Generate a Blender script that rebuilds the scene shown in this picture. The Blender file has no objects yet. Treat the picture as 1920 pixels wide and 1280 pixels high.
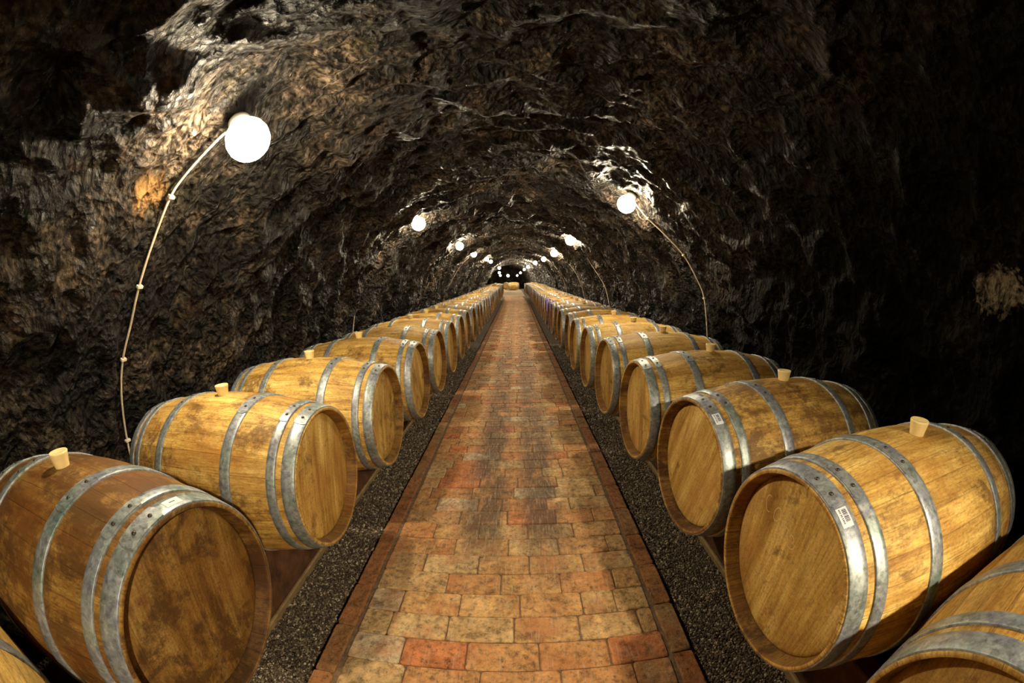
import bpy, math, random
import numpy as np
from mathutils import Vector, Matrix

scn = bpy.context.scene
COL = scn.collection
random.seed(7)
RNG = np.random.default_rng(11)

# ------------------------------------------------------------------ camera
cam = bpy.data.cameras.new('camera')
cam_ob = bpy.data.objects.new('camera', cam)
COL.objects.link(cam_ob)
scn.camera = cam_ob
cam.type = 'PANO'                       # a wide fisheye lens, as in the photograph
try:
    cc = cam.cycles; cc.panorama_type = 'FISHEYE_LENS_POLYNOMIAL'
except Exception:
    cc = cam; cc.panorama_type = 'FISHEYE_LENS_POLYNOMIAL'
cam.sensor_fit = 'HORIZONTAL'; cam.sensor_width = 36
cc.fisheye_fov = math.pi
cc.fisheye_polynomial_k0 = 0.0
cc.fisheye_polynomial_k1 = -0.07453332600972999
cc.fisheye_polynomial_k2 = -1.5609620439239433e-05
cc.fisheye_polynomial_k3 = 1.6283980825920123e-05
cc.fisheye_polynomial_k4 = -1.6810144122255427e-07
cam_ob.matrix_world = Matrix(((0.99970177, 0.01959353, 0.0145762, 0.0294604562),
                              (0.01133756, 0.15627537, -0.98764845, 0.0),
                              (-0.02162942, 0.98751917, 0.15600662, 1.39251355),
                              (0, 0, 0, 1)))

# ------------------------------------------------------------------ world, exposure
w = bpy.data.worlds.new('world'); scn.world = w
w.use_nodes = True
w.node_tree.nodes['Background'].inputs[0].default_value = (0.01, 0.008, 0.006, 1)
w.node_tree.nodes['Background'].inputs[1].default_value = 0.2
scn.view_settings.view_transform = 'Standard'
scn.view_settings.look = 'None'
scn.view_settings.gamma = 1
scn.view_settings.use_curve_mapping = False
scn.view_settings.exposure = 2.08
LAMP_E = 60.0
try:
    scn.cycles.use_denoising = True
    scn.cycles.max_bounces = 4
    scn.cycles.diffuse_bounces = 3
    scn.cycles.glossy_bounces = 2
    scn.cycles.caustics_reflective = False
    scn.cycles.caustics_refractive = False
    scn.cycles.sample_clamp_indirect = 4.0
except Exception:
    pass

# ------------------------------------------------------------------ helpers
def link(o): COL.objects.link(o); return o

def mesh_ob(name, V, F, mat=None, parent=None, smooth=True, loc=(0, 0, 0)):
    me = bpy.data.meshes.new(name)
    me.from_pydata([tuple(v) for v in V], [], [tuple(f) for f in F])
    if mat: me.materials.append(mat)
    if smooth: me.polygons.foreach_set('use_smooth', [True] * len(me.polygons))
    me.update()
    o = bpy.data.objects.new(name, me); link(o)
    o.location = loc
    if parent: o.parent = parent
    return o

def grid_mesh(name, P, mat, uv=None, smooth=True):
    """P: (n,m,3) array."""
    n, m = P.shape[:2]
    me = bpy.data.meshes.new(name)
    idx = np.arange(n * m).reshape(n, m)
    q = np.stack([idx[:-1, :-1], idx[:-1, 1:], idx[1:, 1:], idx[1:, :-1]], -1).reshape(-1, 4)
    me.vertices.add(n * m); me.vertices.foreach_set('co', P.reshape(-1).astype(np.float32))
    me.loops.add(q.size); me.loops.foreach_set('vertex_index', q.reshape(-1).astype(np.int32))
    me.polygons.add(len(q))
    me.polygons.foreach_set('loop_start', np.arange(0, q.size, 4, dtype=np.int32))
    me.polygons.foreach_set('loop_total', np.full(len(q), 4, dtype=np.int32))
    if smooth: me.polygons.foreach_set('use_smooth', np.ones(len(q), dtype=bool))
    if uv is not None:
        l = me.uv_layers.new(name='UVMap')
        l.data.foreach_set('uv', uv.reshape(-1, 2)[q.reshape(-1)].astype(np.float32).reshape(-1))
    me.update(); me.validate()
    me.materials.append(mat)
    o = bpy.data.objects.new(name, me); link(o)
    return o

def raw_mesh(name, V, Q, mat, attrs=None, k=4, smooth=False):
    me = bpy.data.meshes.new(name)
    me.vertices.add(len(V)); me.vertices.foreach_set('co', V.reshape(-1).astype(np.float32))
    me.loops.add(Q.size); me.loops.foreach_set('vertex_index', Q.reshape(-1).astype(np.int32))
    me.polygons.add(len(Q))
    me.polygons.foreach_set('loop_start', np.arange(0, Q.size, k, dtype=np.int32))
    me.polygons.foreach_set('loop_total', np.full(len(Q), k, dtype=np.int32))
    if smooth: me.polygons.foreach_set('use_smooth', np.ones(len(Q), dtype=bool))
    me.update()
    for an, av in (attrs or {}).items():
        a = me.attributes.new(an, 'FLOAT_VECTOR', 'POINT')
        a.data.foreach_set('vector', av.reshape(-1).astype(np.float32))
    me.materials.append(mat)
    o = bpy.data.objects.new(name, me); link(o)
    return o

def empty(name, loc=(0, 0, 0)):
    o = bpy.data.objects.new(name, None); link(o); o.location = loc
    o.empty_display_size = .1
    return o

def tag(o, label, cat, group=None, kind=None):
    o['label'] = label; o['category'] = cat
    if group: o['group'] = group
    if kind: o['kind'] = kind
    return o

def structure(o, label=None):
    o['kind'] = 'structure'
    if label: o['label'] = label
    return o

def lathe(prof, seg=64, closed=False, a0=0.0):
    """revolve (u, r) about local X"""
    V = []; F = []
    n = len(prof)
    for j in range(seg):
        a = a0 + 2 * math.pi * j / seg
        for (u, r) in prof: V.append((u, r * math.cos(a), r * math.sin(a)))
    for j in range(seg):
        k = (j + 1) % seg
        for i in range(n - 1 if not closed else n):
            i2 = (i + 1) % n
            F.append((j * n + i, j * n + i2, k * n + i2, k * n + i))
    return V, F

def smoothstep(a, b, x):
    t = np.clip((x - a) / (b - a), 0, 1); return t * t * (3 - 2 * t)

# floor rises gently along the cellar, and it bends left far away
def zoff(y):
    y = np.asarray(y, float)
    z = np.where(y < 0, 0, .0006 * np.minimum(y, 22) ** 2) + np.clip(y - 22, 0, 6.5) * .003
    return z + .36 * smoothstep(28.6, 34, y)
def zo(y): return float(zoff(y))
def xoff(y):
    y = np.asarray(y, float)
    return -.0022 * np.clip(y - 18, 0, None) ** 2
def xo(y): return float(xoff(y))

# numpy gradient noise
_perm = np.tile(np.random.default_rng(3).permutation(256), 3)
_ga = np.random.default_rng(5).uniform(0, 2 * np.pi, 256)
def pn(x, y, seed=0):
    xi = np.floor(x).astype(int); yi = np.floor(y).astype(int)
    xf = x - xi; yf = y - yi
    u = xf ** 3 * (xf * (xf * 6 - 15) + 10); v = yf ** 3 * (yf * (yf * 6 - 15) + 10)
    def g(ix, iy, dx, dy):
        h = _perm[(_perm[(ix + seed * 17) & 255] + iy) & 255]
        a = _ga[h]; return np.cos(a) * dx + np.sin(a) * dy
    n00 = g(xi, yi, xf, yf); n10 = g(xi + 1, yi, xf - 1, yf)
    n01 = g(xi, yi + 1, xf, yf - 1); n11 = g(xi + 1, yi + 1, xf - 1, yf - 1)
    return 1.4 * ((n00 * (1 - u) + n10 * u) * (1 - v) + (n01 * (1 - u) + n11 * u) * v)
def fbm(x, y, o=4, seed=0):
    t = 0; a = 1
    for i in range(o): t = t + a * pn(x * 2 ** i, y * 2 ** i, seed + i); a *= .5
    return t

# ------------------------------------------------------------------ materials
class N:
    def __init__(s, name):
        s.m = bpy.data.materials.new(name); s.m.use_nodes = True
        s.t = s.m.node_tree; s.t.nodes.clear()
        s.out = s.t.nodes.new('ShaderNodeOutputMaterial')
    def n(s, typ, ins=None, **kw):
        d = s.t.nodes.new(typ)
        for k, v in kw.items(): setattr(d, k, v)
        for k, v in (ins or {}).items():
            if hasattr(v, 'is_linked') or hasattr(v, 'links'): s.t.links.new(v, d.inputs[k])
            else: d.inputs[k].default_value = v
        return d
    def math(s, op, a, b=0.0, c=None):
        i = {0: a, 1: b}
        if c is not None: i[2] = c
        return s.n('ShaderNodeMath', i, operation=op).outputs[0]
    def vmul(s, v, xyz):
        return s.n('ShaderNodeVectorMath', {0: v, 1: xyz}, operation='MULTIPLY').outputs[0]
    def vadd(s, v, xyz):
        return s.n('ShaderNodeVectorMath', {0: v, 1: xyz}, operation='ADD').outputs[0]
    def noise(s, v, scale, detail=4, rough=.55, dist=0, typ=None):
        d = s.n('ShaderNodeTexNoise', {'Vector': v, 'Scale': scale, 'Detail': detail, 'Roughness': rough, 'Distortion': dist})
        if typ: d.noise_type = typ
        return d.outputs['Fac']
    def ramp(s, f, stops):
        d = s.n('ShaderNodeValToRGB', {'Fac': f})
        e = d.color_ramp.elements
        while len(e) < len(stops): e.new(.5)
        for i, (p, c) in enumerate(stops):
            e[i].position = p; e[i].color = (c, c, c, 1) if isinstance(c, (int, float)) else (*c, 1)
        return d.outputs[0]
    def mix(s, f, a, b, mode='MIX'):
        d = s.n('ShaderNodeMix', data_type='RGBA', blend_type=mode)
        for k, v in ((0, f), (6, a), (7, b)):
            if hasattr(v, 'links'): s.t.links.new(v, d.inputs[k])
            else: d.inputs[k].default_value = v if k == 0 or len(v) == 4 else (*v, 1)
        return d.outputs[2]
    def bump(s, h, strength, dist, nrm=None):
        i = {'Height': h, 'Strength': strength, 'Distance': dist}
        if nrm is not None: i['Normal'] = nrm
        return s.n('ShaderNodeBump', i).outputs[0]
    def bsdf(s, col, rough=.7, metal=0, nrm=None, **kw):
        i = {'Base Color': col if hasattr(col, 'links') else (*col, 1), 'Roughness': rough, 'Metallic': metal}
        if nrm is not None: i['Normal'] = nrm
        i.update(kw)
        b = s.n('ShaderNodeBsdfPrincipled', i)
        s.t.links.new(b.outputs[0], s.out.inputs[0]); return s.m

def mat_rock():
    s = N('rock'); uv = s.n('ShaderNodeUVMap').outputs[0]
    warp = s.n('ShaderNodeTexNoise', {'Vector': uv, 'Scale': 5.0, 'Detail': 4}).outputs['Color']
    p = s.vadd(uv, s.vmul(s.vadd(warp, (-.5, -.5, -.5)), (.10, .10, 0)))
    ps = s.vmul(p, (1.0, 1.8, 1))
    big = s.noise(ps, 7, 8, .68)
    rid = s.noise(ps, 11, 8, .65, 0, 'RIDGED_MULTIFRACTAL')
    fine = s.noise(uv, 34, 3, .55)
    vor = s.n('ShaderNodeTexVoronoi', {'Vector': s.vmul(p, (1, 1.35, 1)), 'Scale': 17.0, 'Detail': 1.0, 'Roughness': .5}, feature='F1').outputs['Distance']
    h = s.math('ADD', s.math('MULTIPLY', big, 1.1), s.math('MULTIPLY', rid, .22))
    h = s.math('ADD', h, s.math('MULTIPLY', fine, .34))
    h = s.math('ADD', h, s.math('MULTIPLY', vor, -.75))
    nr = s.bump(h, 1.0, .10)
    tone = s.noise(uv, 1.6, 6, .7)
    c = s.ramp(tone, [(.38, (.002, .0015, .0012)), (.5, (.012, .009, .006)), (.63, (.088, .062, .040))])
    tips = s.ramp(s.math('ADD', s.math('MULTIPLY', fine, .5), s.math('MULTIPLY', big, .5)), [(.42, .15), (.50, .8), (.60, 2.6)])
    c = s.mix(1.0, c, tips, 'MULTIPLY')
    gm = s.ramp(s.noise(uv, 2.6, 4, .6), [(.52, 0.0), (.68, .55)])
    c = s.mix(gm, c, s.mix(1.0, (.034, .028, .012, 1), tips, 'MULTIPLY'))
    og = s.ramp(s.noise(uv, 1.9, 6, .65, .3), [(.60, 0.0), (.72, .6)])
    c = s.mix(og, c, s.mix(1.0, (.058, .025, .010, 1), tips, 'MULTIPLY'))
    # one clear ochre patch of bare stone beside the nearest left lamp's cable
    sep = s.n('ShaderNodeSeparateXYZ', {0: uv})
    dx = s.math('MULTIPLY', s.math('SUBTRACT', sep.outputs[0], OCHRE[0]), 3.6)
    dy = s.math('MULTIPLY', s.math('SUBTRACT', sep.outputs[1], OCHRE[1]), 4.5)
    rr = s.math('SQRT', s.math('ADD', s.math('MULTIPLY', dx, dx), s.math('MULTIPLY', dy, dy)))
    rr = s.math('ADD', rr, s.math('MULTIPLY', big, 1.5))
    om = s.ramp(s.math('MULTIPLY', rr, .5), [(.46, .9), (.60, 0.0)])
    c = s.mix(om, c, (.36, .19, .06))
    # shade painted into the rock colour, deepest on the right towards the camera
    shade_t = s.math('ADD', s.math('MULTIPLY', sep.outputs[0], .75), s.math('MULTIPLY', sep.outputs[1], -.42))
    shade_t = s.math('ADD', shade_t, s.math('MULTIPLY', s.math('SUBTRACT', tone, .5), 2.6))
    shade_mask = s.ramp(shade_t, [(.15, 0.0), (.95, .86)])
    c = s.mix(shade_mask, c, (.0035, .0026, .002))
    # a pale crust of lichen on the right wall
    lx = s.math('MULTIPLY', s.math('SUBTRACT', sep.outputs[0], LICHEN[0]), 5.0)
    ly = s.math('MULTIPLY', s.math('SUBTRACT', sep.outputs[1], LICHEN[1]), 4.2)
    lr = s.math('ADD', s.math('SQRT', s.math('ADD', s.math('MULTIPLY', lx, lx), s.math('MULTIPLY', ly, ly))), s.math('MULTIPLY', s.math('ADD', fine, big), 1.2))
    lr = s.math('MULTIPLY', lr, .5)
    c = s.mix(s.ramp(lr, [(.70, .85), (.86, 0.0)]), c, (.42, .34, .22))
    ro = s.ramp(fine, [(.35, .32), (.6, .55)])
    ro = s.math('ADD', ro, s.math('MULTIPLY', shade_mask, .3))
    sl = s.math('SUBTRACT', .25, s.math('MULTIPLY', shade_mask, .22))
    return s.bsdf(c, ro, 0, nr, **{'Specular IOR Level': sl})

def obcol(s):
    oi = s.n('ShaderNodeObjectInfo')
    sp = s.n('ShaderNodeSeparateColor', {0: oi.outputs['Color']})
    return sp.outputs[0], sp.outputs[1], sp.outputs[2]

def mat_wood(name, head=False, mul=None):
    """object colour: red = overall tone, green = amount of dark staining, blue = seed"""
    s = N(name)
    tone, stain, seed = obcol(s)
    co = s.n('ShaderNodeTexCoord').outputs['Object']
    off = s.n('ShaderNodeCombineXYZ', {0: s.math('MULTIPLY', seed, 37.0), 1: s.math('MULTIPLY', seed, 91.0), 2: s.math('MULTIPLY', seed, 53.0)}).outputs[0]
    sp = s.n('ShaderNodeSeparateXYZ', {0: co})
    if head:
        ang = s.math('MULTIPLY', s.math('SUBTRACT', seed, .5), .7)
        rot = s.n('ShaderNodeVectorRotate', {'Vector': co, 'Axis': (1, 0, 0), 'Angle': ang}, rotation_type='AXIS_ANGLE').outputs[0]
        sr = s.n('ShaderNodeSeparateXYZ', {0: rot})
        across = s.math('MULTIPLY', sr.outputs[1], 9.5)
        q = s.vadd(s.vmul(rot, (1, 22, 2.0)), off)
        gv = s.vadd(s.vmul(rot, (1, 120, 7)), off)
    else:
        a = s.math('ARCTAN2', sp.outputs[2], sp.outputs[1])
        across = s.math('MULTIPLY', a, 30 / (2 * math.pi))
        cyl = s.n('ShaderNodeCombineXYZ', {0: sp.outputs[0], 1: s.math('COSINE', a), 2: s.math('SINE', a)}).outputs[0]
        q = s.vadd(s.vmul(cyl, (2.2, 6.0, 6.0)), off)
        gv = s.vadd(s.vmul(cyl, (9, 42, 42)), off)
    plank = s.math('FLOOR', across)
    pr = s.n('ShaderNodeTexWhiteNoise', {'W': s.math('ADD', plank, s.math('MULTIPLY', seed, 77.0))}, noise_dimensions='1D').outputs[0]
    fr = s.math('FRACT', across)
    seam = s.math('MINIMUM', fr, s.math('SUBTRACT', 1.0, fr))
    seamd = s.ramp(seam, [(0.0, 0.0), (.035 if not head else .015, 1.0)])
    grain = s.noise(gv, 1.0, 6, .7, .4)
    mid = s.noise(q, 1.0, 5, .62, .5)
    c = s.ramp(mid, [(.28, (.33, .17, .035)), (.5, (.58, .37, .095)), (.72, (.78, .57, .20))])
    g2 = s.ramp(grain, [(.33, (.52, .42, .28)), (.48, (.92, .89, .84)), (.66, (1.15, 1.15, 1.14))])
    c = s.mix(.9 if not head else .62, c, g2, 'MULTIPLY')
    spk = s.noise(s.vadd(s.vmul(co, (70, 150, 150)), off), 1.0, 4, .7)
    c = s.mix(.7, c, s.ramp(spk, [(.36, .62), (.5, 1.0), (.66, 1.22)]), 'MULTIPLY')
    cloud = s.noise(s.vadd(s.vmul(co, (5, 7, 5)), off), 1.0, 5, .65)
    c = s.mix(.85, c, s.ramp(cloud, [(.32, (.72, .60, .46)), (.5, (1, 1, 1)), (.68, (1.18, 1.2, 1.2))]), 'MULTIPLY')
    pc = s.n('ShaderNodeCombineColor', {0: s.math('MULTIPLY_ADD', pr, .20, .90), 1: s.math('MULTIPLY_ADD', pr, .22, .88), 2: s.math('MULTIPLY_ADD', pr, .26, .85)}).outputs[0]
    c = s.mix(1.0 if not head else .6, c, pc, 'MULTIPLY')
    # stains
    st = s.noise(s.vadd(s.vmul(co, (4.2, 6.0, 6.0)), off), 1.0, 8, .74, .4)
    st2 = s.noise(s.vadd(s.vmul(co, (22, 22, 22)), off), 1.6, 6, .75, .2)
    stt = s.math('ADD', s.math('MULTIPLY', st, .72), s.math('MULTIPLY', st2, .28))
    th = s.math('SUBTRACT', .575, s.math('MULTIPLY', stain, .20))
    sm = s.math('MULTIPLY', s.math('SUBTRACT', stt, th), 11.0)
    sm = s.n('ShaderNodeClamp', {0: sm}).outputs[0]
    c = s.mix(s.math('MULTIPLY', sm, .80), c, (.11, .048, .014))
    red = s.ramp(s.noise(s.vadd(s.vmul(co, (2.2, 3, 3)), off), 1.3, 4, .6), [(.50, 0.0), (.70, .5)])
    c = s.mix(red, c, (.40, .16, .035))
    c = s.mix(s.math('MULTIPLY', s.math('SUBTRACT', 1.0, seamd), .38 if not head else .12), c, (.05, .022, .008))
    tc = s.n('ShaderNodeCombineColor', {0: tone, 1: s.math('POWER', tone, 1.18), 2: s.math('POWER', tone, 1.4)}).outputs[0]
    c = s.mix(1.0, c, tc, 'MULTIPLY')
    if mul: c = s.mix(1.0, c, mul, 'MULTIPLY')
    h = s.math('ADD', s.math('MULTIPLY', grain, .5), s.math('MULTIPLY', seamd, .35))
    nr = s.bump(h, .55, .004)
    ro = s.ramp(mid, [(.3, .55), (.7, .7)])
    return s.bsdf(c, ro, 0, nr, **{'Specular IOR Level': .35})

def mat_steel(name='galvanised_steel', tint=(1, 1, 1), purple=False):
    s = N(name)
    tone, stain, seed = obcol(s)
    co = s.n('ShaderNodeTexCoord').outputs['Object']
    off = s.n('ShaderNodeCombineXYZ', {0: s.math('MULTIPLY', seed, 31.0), 1: s.math('MULTIPLY', seed, 17.0), 2: 0.0}).outputs[0]
    v = s.vadd(co, off)
    a = s.noise(v, 9, 5, .65, .5)
    b = s.noise(v, 75, 4, .7)
    vo = s.n('ShaderNodeTexVoronoi', {'Vector': v, 'Scale': 70.0}, feature='F1').outputs['Color']
    vs = s.n('ShaderNodeSeparateColor', {0: vo}).outputs[0]
    c = s.ramp(a, [(.32, (.20, .27, .25)), (.48, (.36, .39, .385)), (.60, (.28, .30, .36)), (.74, (.52, .53, .49))])
    c = s.mix(.75, c, s.ramp(vs, [(0.0, .66), (1.0, 1.2)]), 'MULTIPLY')
    c = s.mix(.8, c, s.ramp(b, [(.3, .45), (.5, 1.0), (.72, 1.3)]), 'MULTIPLY')
    rust = s.ramp(s.noise(v, 6, 6, .7, .4), [(.60, 0.0), (.72, .6)])
    c = s.mix(rust, c, (.20, .12, .06))
    c = s.mix(1.0, c, tint, 'MULTIPLY')
    ro = s.ramp(b, [(.3, .36), (.7, .58)])
    nr = s.bump(s.math('ADD', b, vs), .25, .002)
    return s.bsdf(c, ro, .55, nr)

def mat_simple(name, col, rough=.6, metal=0, nsc=0, var=.3, bump=0, **kw):
    s = N(name); co = s.n('ShaderNodeTexCoord').outputs['Object']
    if nsc:
        n = s.noise(co, nsc, 5, .65)
        c = s.mix(1.0, (*col, 1), s.ramp(n, [(.3, 1 - var), (.7, 1 + var)]), 'MULTIPLY')
        nr = s.bump(n, bump, .01) if bump else None
        return s.bsdf(c, rough, metal, nr, **kw)
    return s.bsdf(col, rough, metal, None, **kw)

def mat_brick():
    s = N('brick')
    at = s.n('ShaderNodeAttribute', attribute_name='brick').outputs['Vector']
    sp = s.n('ShaderNodeSeparateXYZ', {0: at})
    co = s.n('ShaderNodeTexCoord').outputs['Object']
    v = s.vadd(co, s.vmul(at, (11, 7, 5)))
    c = s.ramp(sp.outputs[0], [(0.0, (.56, .27, .10)), (.22, (.60, .34, .13)), (.45, (.62, .39, .16)), (.62, (.62, .44, .21)), (.74, (.50, .30, .13)), (.80, (.60, .24, .09)), (.90, (.60, .21, .075)), (.93, (.66, .52, .33)), (1.0, (.66, .54, .35))])
    m1 = s.noise(v, 9, 7, .7, .5)
    c = s.mix(1.0, c, s.ramp(m1, [(.30, (.30, .25, .20)), (.47, (.90, .88, .85)), (.68, (1.3, 1.34, 1.38))]), 'MULTIPLY')
    m2 = s.noise(v, 34, 6, .75)
    c = s.mix(.85, c, s.ramp(m2, [(.36, .30), (.48, 1.0), (.64, 1.4)]), 'MULTIPLY')
    m3 = s.noise(s.vmul(v, (1, .8, 1)), 5.2, 6, .7, .8)
    c = s.mix(s.ramp(m3, [(.50, 0.0), (.64, .6)]), c, (.60, .23, .085))
    # worn grey-brown tread down the middle and grimy edges: dirt with a shape of its own
    px = s.n('ShaderNodeSeparateXYZ', {0: co})
    d1 = s.math('ABSOLUTE', s.math('ADD', px.outputs[0], .19)); d2 = s.math('ABSOLUTE', s.math('SUBTRACT', px.outputs[0], .17))
    dm = s.math('MINIMUM', d1, d2)
    tr = s.ramp(dm, [(.07, 1.0), (.20, 0.0)])
    far = s.ramp(s.math('MULTIPLY', s.math('SUBTRACT', px.outputs[1], 1.3), .9), [(0.0, 0.0), (.5, 1.0)])
    far = s.math('MULTIPLY', far, s.ramp(s.math('DIVIDE', px.outputs[1], 12.0), [(.25, 1.0), (.8, .35)]))
    dn = s.ramp(s.noise(s.vmul(co, (1, .55, 1)), 5.5, 6, .7, .3), [(.33, 0.0), (.50, 1.0)])
    c = s.mix(s.math('MULTIPLY', s.math('MULTIPLY', tr, dn), s.math('MULTIPLY', far, .84)), c, (.10, .068, .042))
    blot = s.ramp(s.noise(v, 13, 3, .5), [(.66, 0.0), (.74, .6)])
    c = s.mix(blot, c, (.16, .085, .04))
    scr = s.ramp(s.noise(s.vmul(co, (75, 9, 1)), 1.0, 5, .75), [(.52, 0.0), (.68, .55)])
    c = s.mix(scr, c, (.66, .55, .40))
    kb = s.math('GREATER_THAN', sp.outputs[2], 1.5)
    c = s.mix(kb, c, s.mix(1.0, c, (.64, .56, .50, 1), 'MULTIPLY'))
    c = s.mix(1.0, c, (.93, .89, .88), 'MULTIPLY')
    h = s.math('ADD', s.math('MULTIPLY', m2, .9), s.math('MULTIPLY', m1, .8))
    nr = s.bump(h, 1.0, .014)
    return s.bsdf(c, .72, 0, nr, **{'Specular IOR Level': .3})

def mat_gravel(name='gravel'):
    s = N(name)
    at = s.n('ShaderNodeAttribute', attribute_name='peb').outputs['Vector']
    sp = s.n('ShaderNodeSeparateXYZ', {0: at})
    c = s.ramp(sp.outputs[0], [(0.0, (.03, .021, .013)), (.4, (.085, .060, .037)), (.7, (.17, .125, .078)), (.9, (.34, .275, .185)), (1.0, (.62, .53, .39))])
    co = s.n('ShaderNodeTexCoord').outputs['Object']
    c = s.mix(1.0, c, s.ramp(s.noise(co, 120, 3), [(.3, .55), (.7, 1.0)]), 'MULTIPLY')
    return s.bsdf(c, .62, 0, None, **{'Specular IOR Level': .4})

def mat_ground():
    s = N('earth_and_grit'); co = s.n('ShaderNodeTexCoord').outputs['Object']
    vo = s.n('ShaderNodeTexVoronoi', {'Vector': co, 'Scale': 75.0})
    cc_ = s.n('ShaderNodeSeparateColor', {0: vo.outputs['Color']}).outputs[0]
    c = s.ramp(cc_, [(0.0, (.045, .032, .022)), (.6, (.12, .09, .06)), (1.0, (.30, .25, .18))])
    nr = s.bump(vo.outputs['Distance'], 1.0, -.012)
    return s.bsdf(c, .8, 0, nr)

def mat_emit(name, col, e):
    s = N(name)
    em = s.n('ShaderNodeEmission', {'Color': (*col, 1), 'Strength': e})
    s.t.links.new(em.outputs[0], s.out.inputs[0]); return s.m

def mat_globe():
    s = N('clear_glowing_glass')
    em = s.n('ShaderNodeEmission', {'Color': (1.0, .86, .62, 1), 'Strength': 4.0})
    tr = s.n('ShaderNodeBsdfTransparent', {'Color': (.97, .97, .97, 1)})
    ad = s.n('ShaderNodeAddShader', {0: em.outputs[0], 1: tr.outputs[0]})
    s.t.links.new(ad.outputs[0], s.out.inputs[0]); return s.m

OCHRE = (-1.70, 1.15); LICHEN = (2.38, .74)
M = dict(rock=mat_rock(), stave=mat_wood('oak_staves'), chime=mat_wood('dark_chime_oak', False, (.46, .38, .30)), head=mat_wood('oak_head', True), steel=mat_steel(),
         brick=mat_brick(), gravel=mat_gravel(), ground=mat_ground(),
         purple=mat_steel('wine_stained_steel', (.55, .42, 1.25)),
         mortar=mat_simple('mortar', (.16, .10, .055), .9, 0, 40, .5, .6),
         rivet=mat_simple('dark_iron_rivet', (.07, .055, .045), .45, .7),
         bung=mat_simple('silicone_bung', (.86, .67, .31), .42, 0, 30, .08, 0, **{'Subsurface Weight': .25, 'Subsurface Radius': (.02, .012, .006), 'Subsurface Scale': .4}),
         hole=mat_simple('wine_dark_hole', (.02, .006, .004), .6),
         rail=mat_simple('dark_rail_timber', (.10, .042, .016), .7, 0, 14, .6, .5),
         lip=mat_simple('olive_weathered_board', (.22, .15, .065), .7, 0, 16, .4, .3),
         cable=mat_simple('cream_cable', (.62, .50, .36), .5, 0, 25, .2),
         clip=mat_simple('pale_cable_clip', (.72, .62, .48), .5),
         plate=mat_simple('grey_enamel', (.35, .33, .28), .4),
         paper=mat_simple('label_paper', (.80, .78, .72), .6),
         paper_grey=mat_simple('label_paper_cool', (.66, .68, .74), .5),
         ink=mat_simple('label_ink', (.03, .03, .045), .6),
         chalk=mat_simple('chalk', (.72, .50, .25), .9),
         apron=mat_simple('pale_screed', (.46, .35, .24), .85, 0, 7, .25, .3),
         glow_strong=mat_emit('lamp_glass_lit_strong', (1.0, .84, .58), LAMP_E * 22),
         globe=mat_globe(), bulb=mat_emit('lamp_filament_lit', (1.0, .84, .58), LAMP_E * 11.5))

# ------------------------------------------------------------------ the cellar vault
PL = [(2.20, -.25), (2.20, .3), (2.17, .67), (2.08, .95), (1.99, 1.16), (1.89, 1.32), (1.78, 1.51), (1.65, 1.72), (1.54, 1.88), (1.44, 1.98), (1.24, 2.12), (.98, 2.27), (.68, 2.40), (.34, 2.50), (0, 2.53)]
PRr = [(2.24, -.25), (2.24, .3), (2.18, .72), (2.12, 1.0), (2.05, 1.24), (1.96, 1.45), (1.82, 1.69), (1.62, 1.92), (1.45, 2.08), (1.33, 2.20), (1.05, 2.34), (.72, 2.46), (.36, 2.52), (0, 2.53)]
prof = np.array([(-x, z) for x, z in PL] + [(x, z) for x, z in PRr[::-1]][1:])
seg = np.hypot(*np.diff(prof, axis=0).T); cum = np.concatenate([[0], np.cumsum(seg)])
S_MID = cum[len(PL) - 1]
NS = 400
def prof_at(t):            # t: arc length measured from the crown, negative to the left
    u = np.asarray(t) + S_MID
    x = np.interp(u, cum, prof[:, 0]); z = np.interp(u, cum, prof[:, 1]); return x, z
s_lin = np.linspace(-S_MID, cum[-1] - S_MID, NS)
def smooth_prof(t):
    xs = zs = 0
    for d in (-.16, -.08, 0, .08, .16):
        a, b = prof_at(np.clip(np.asarray(t) + d, s_lin[0], s_lin[-1])); xs = xs + a / 5; zs = zs + b / 5
    return xs, zs
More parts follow.
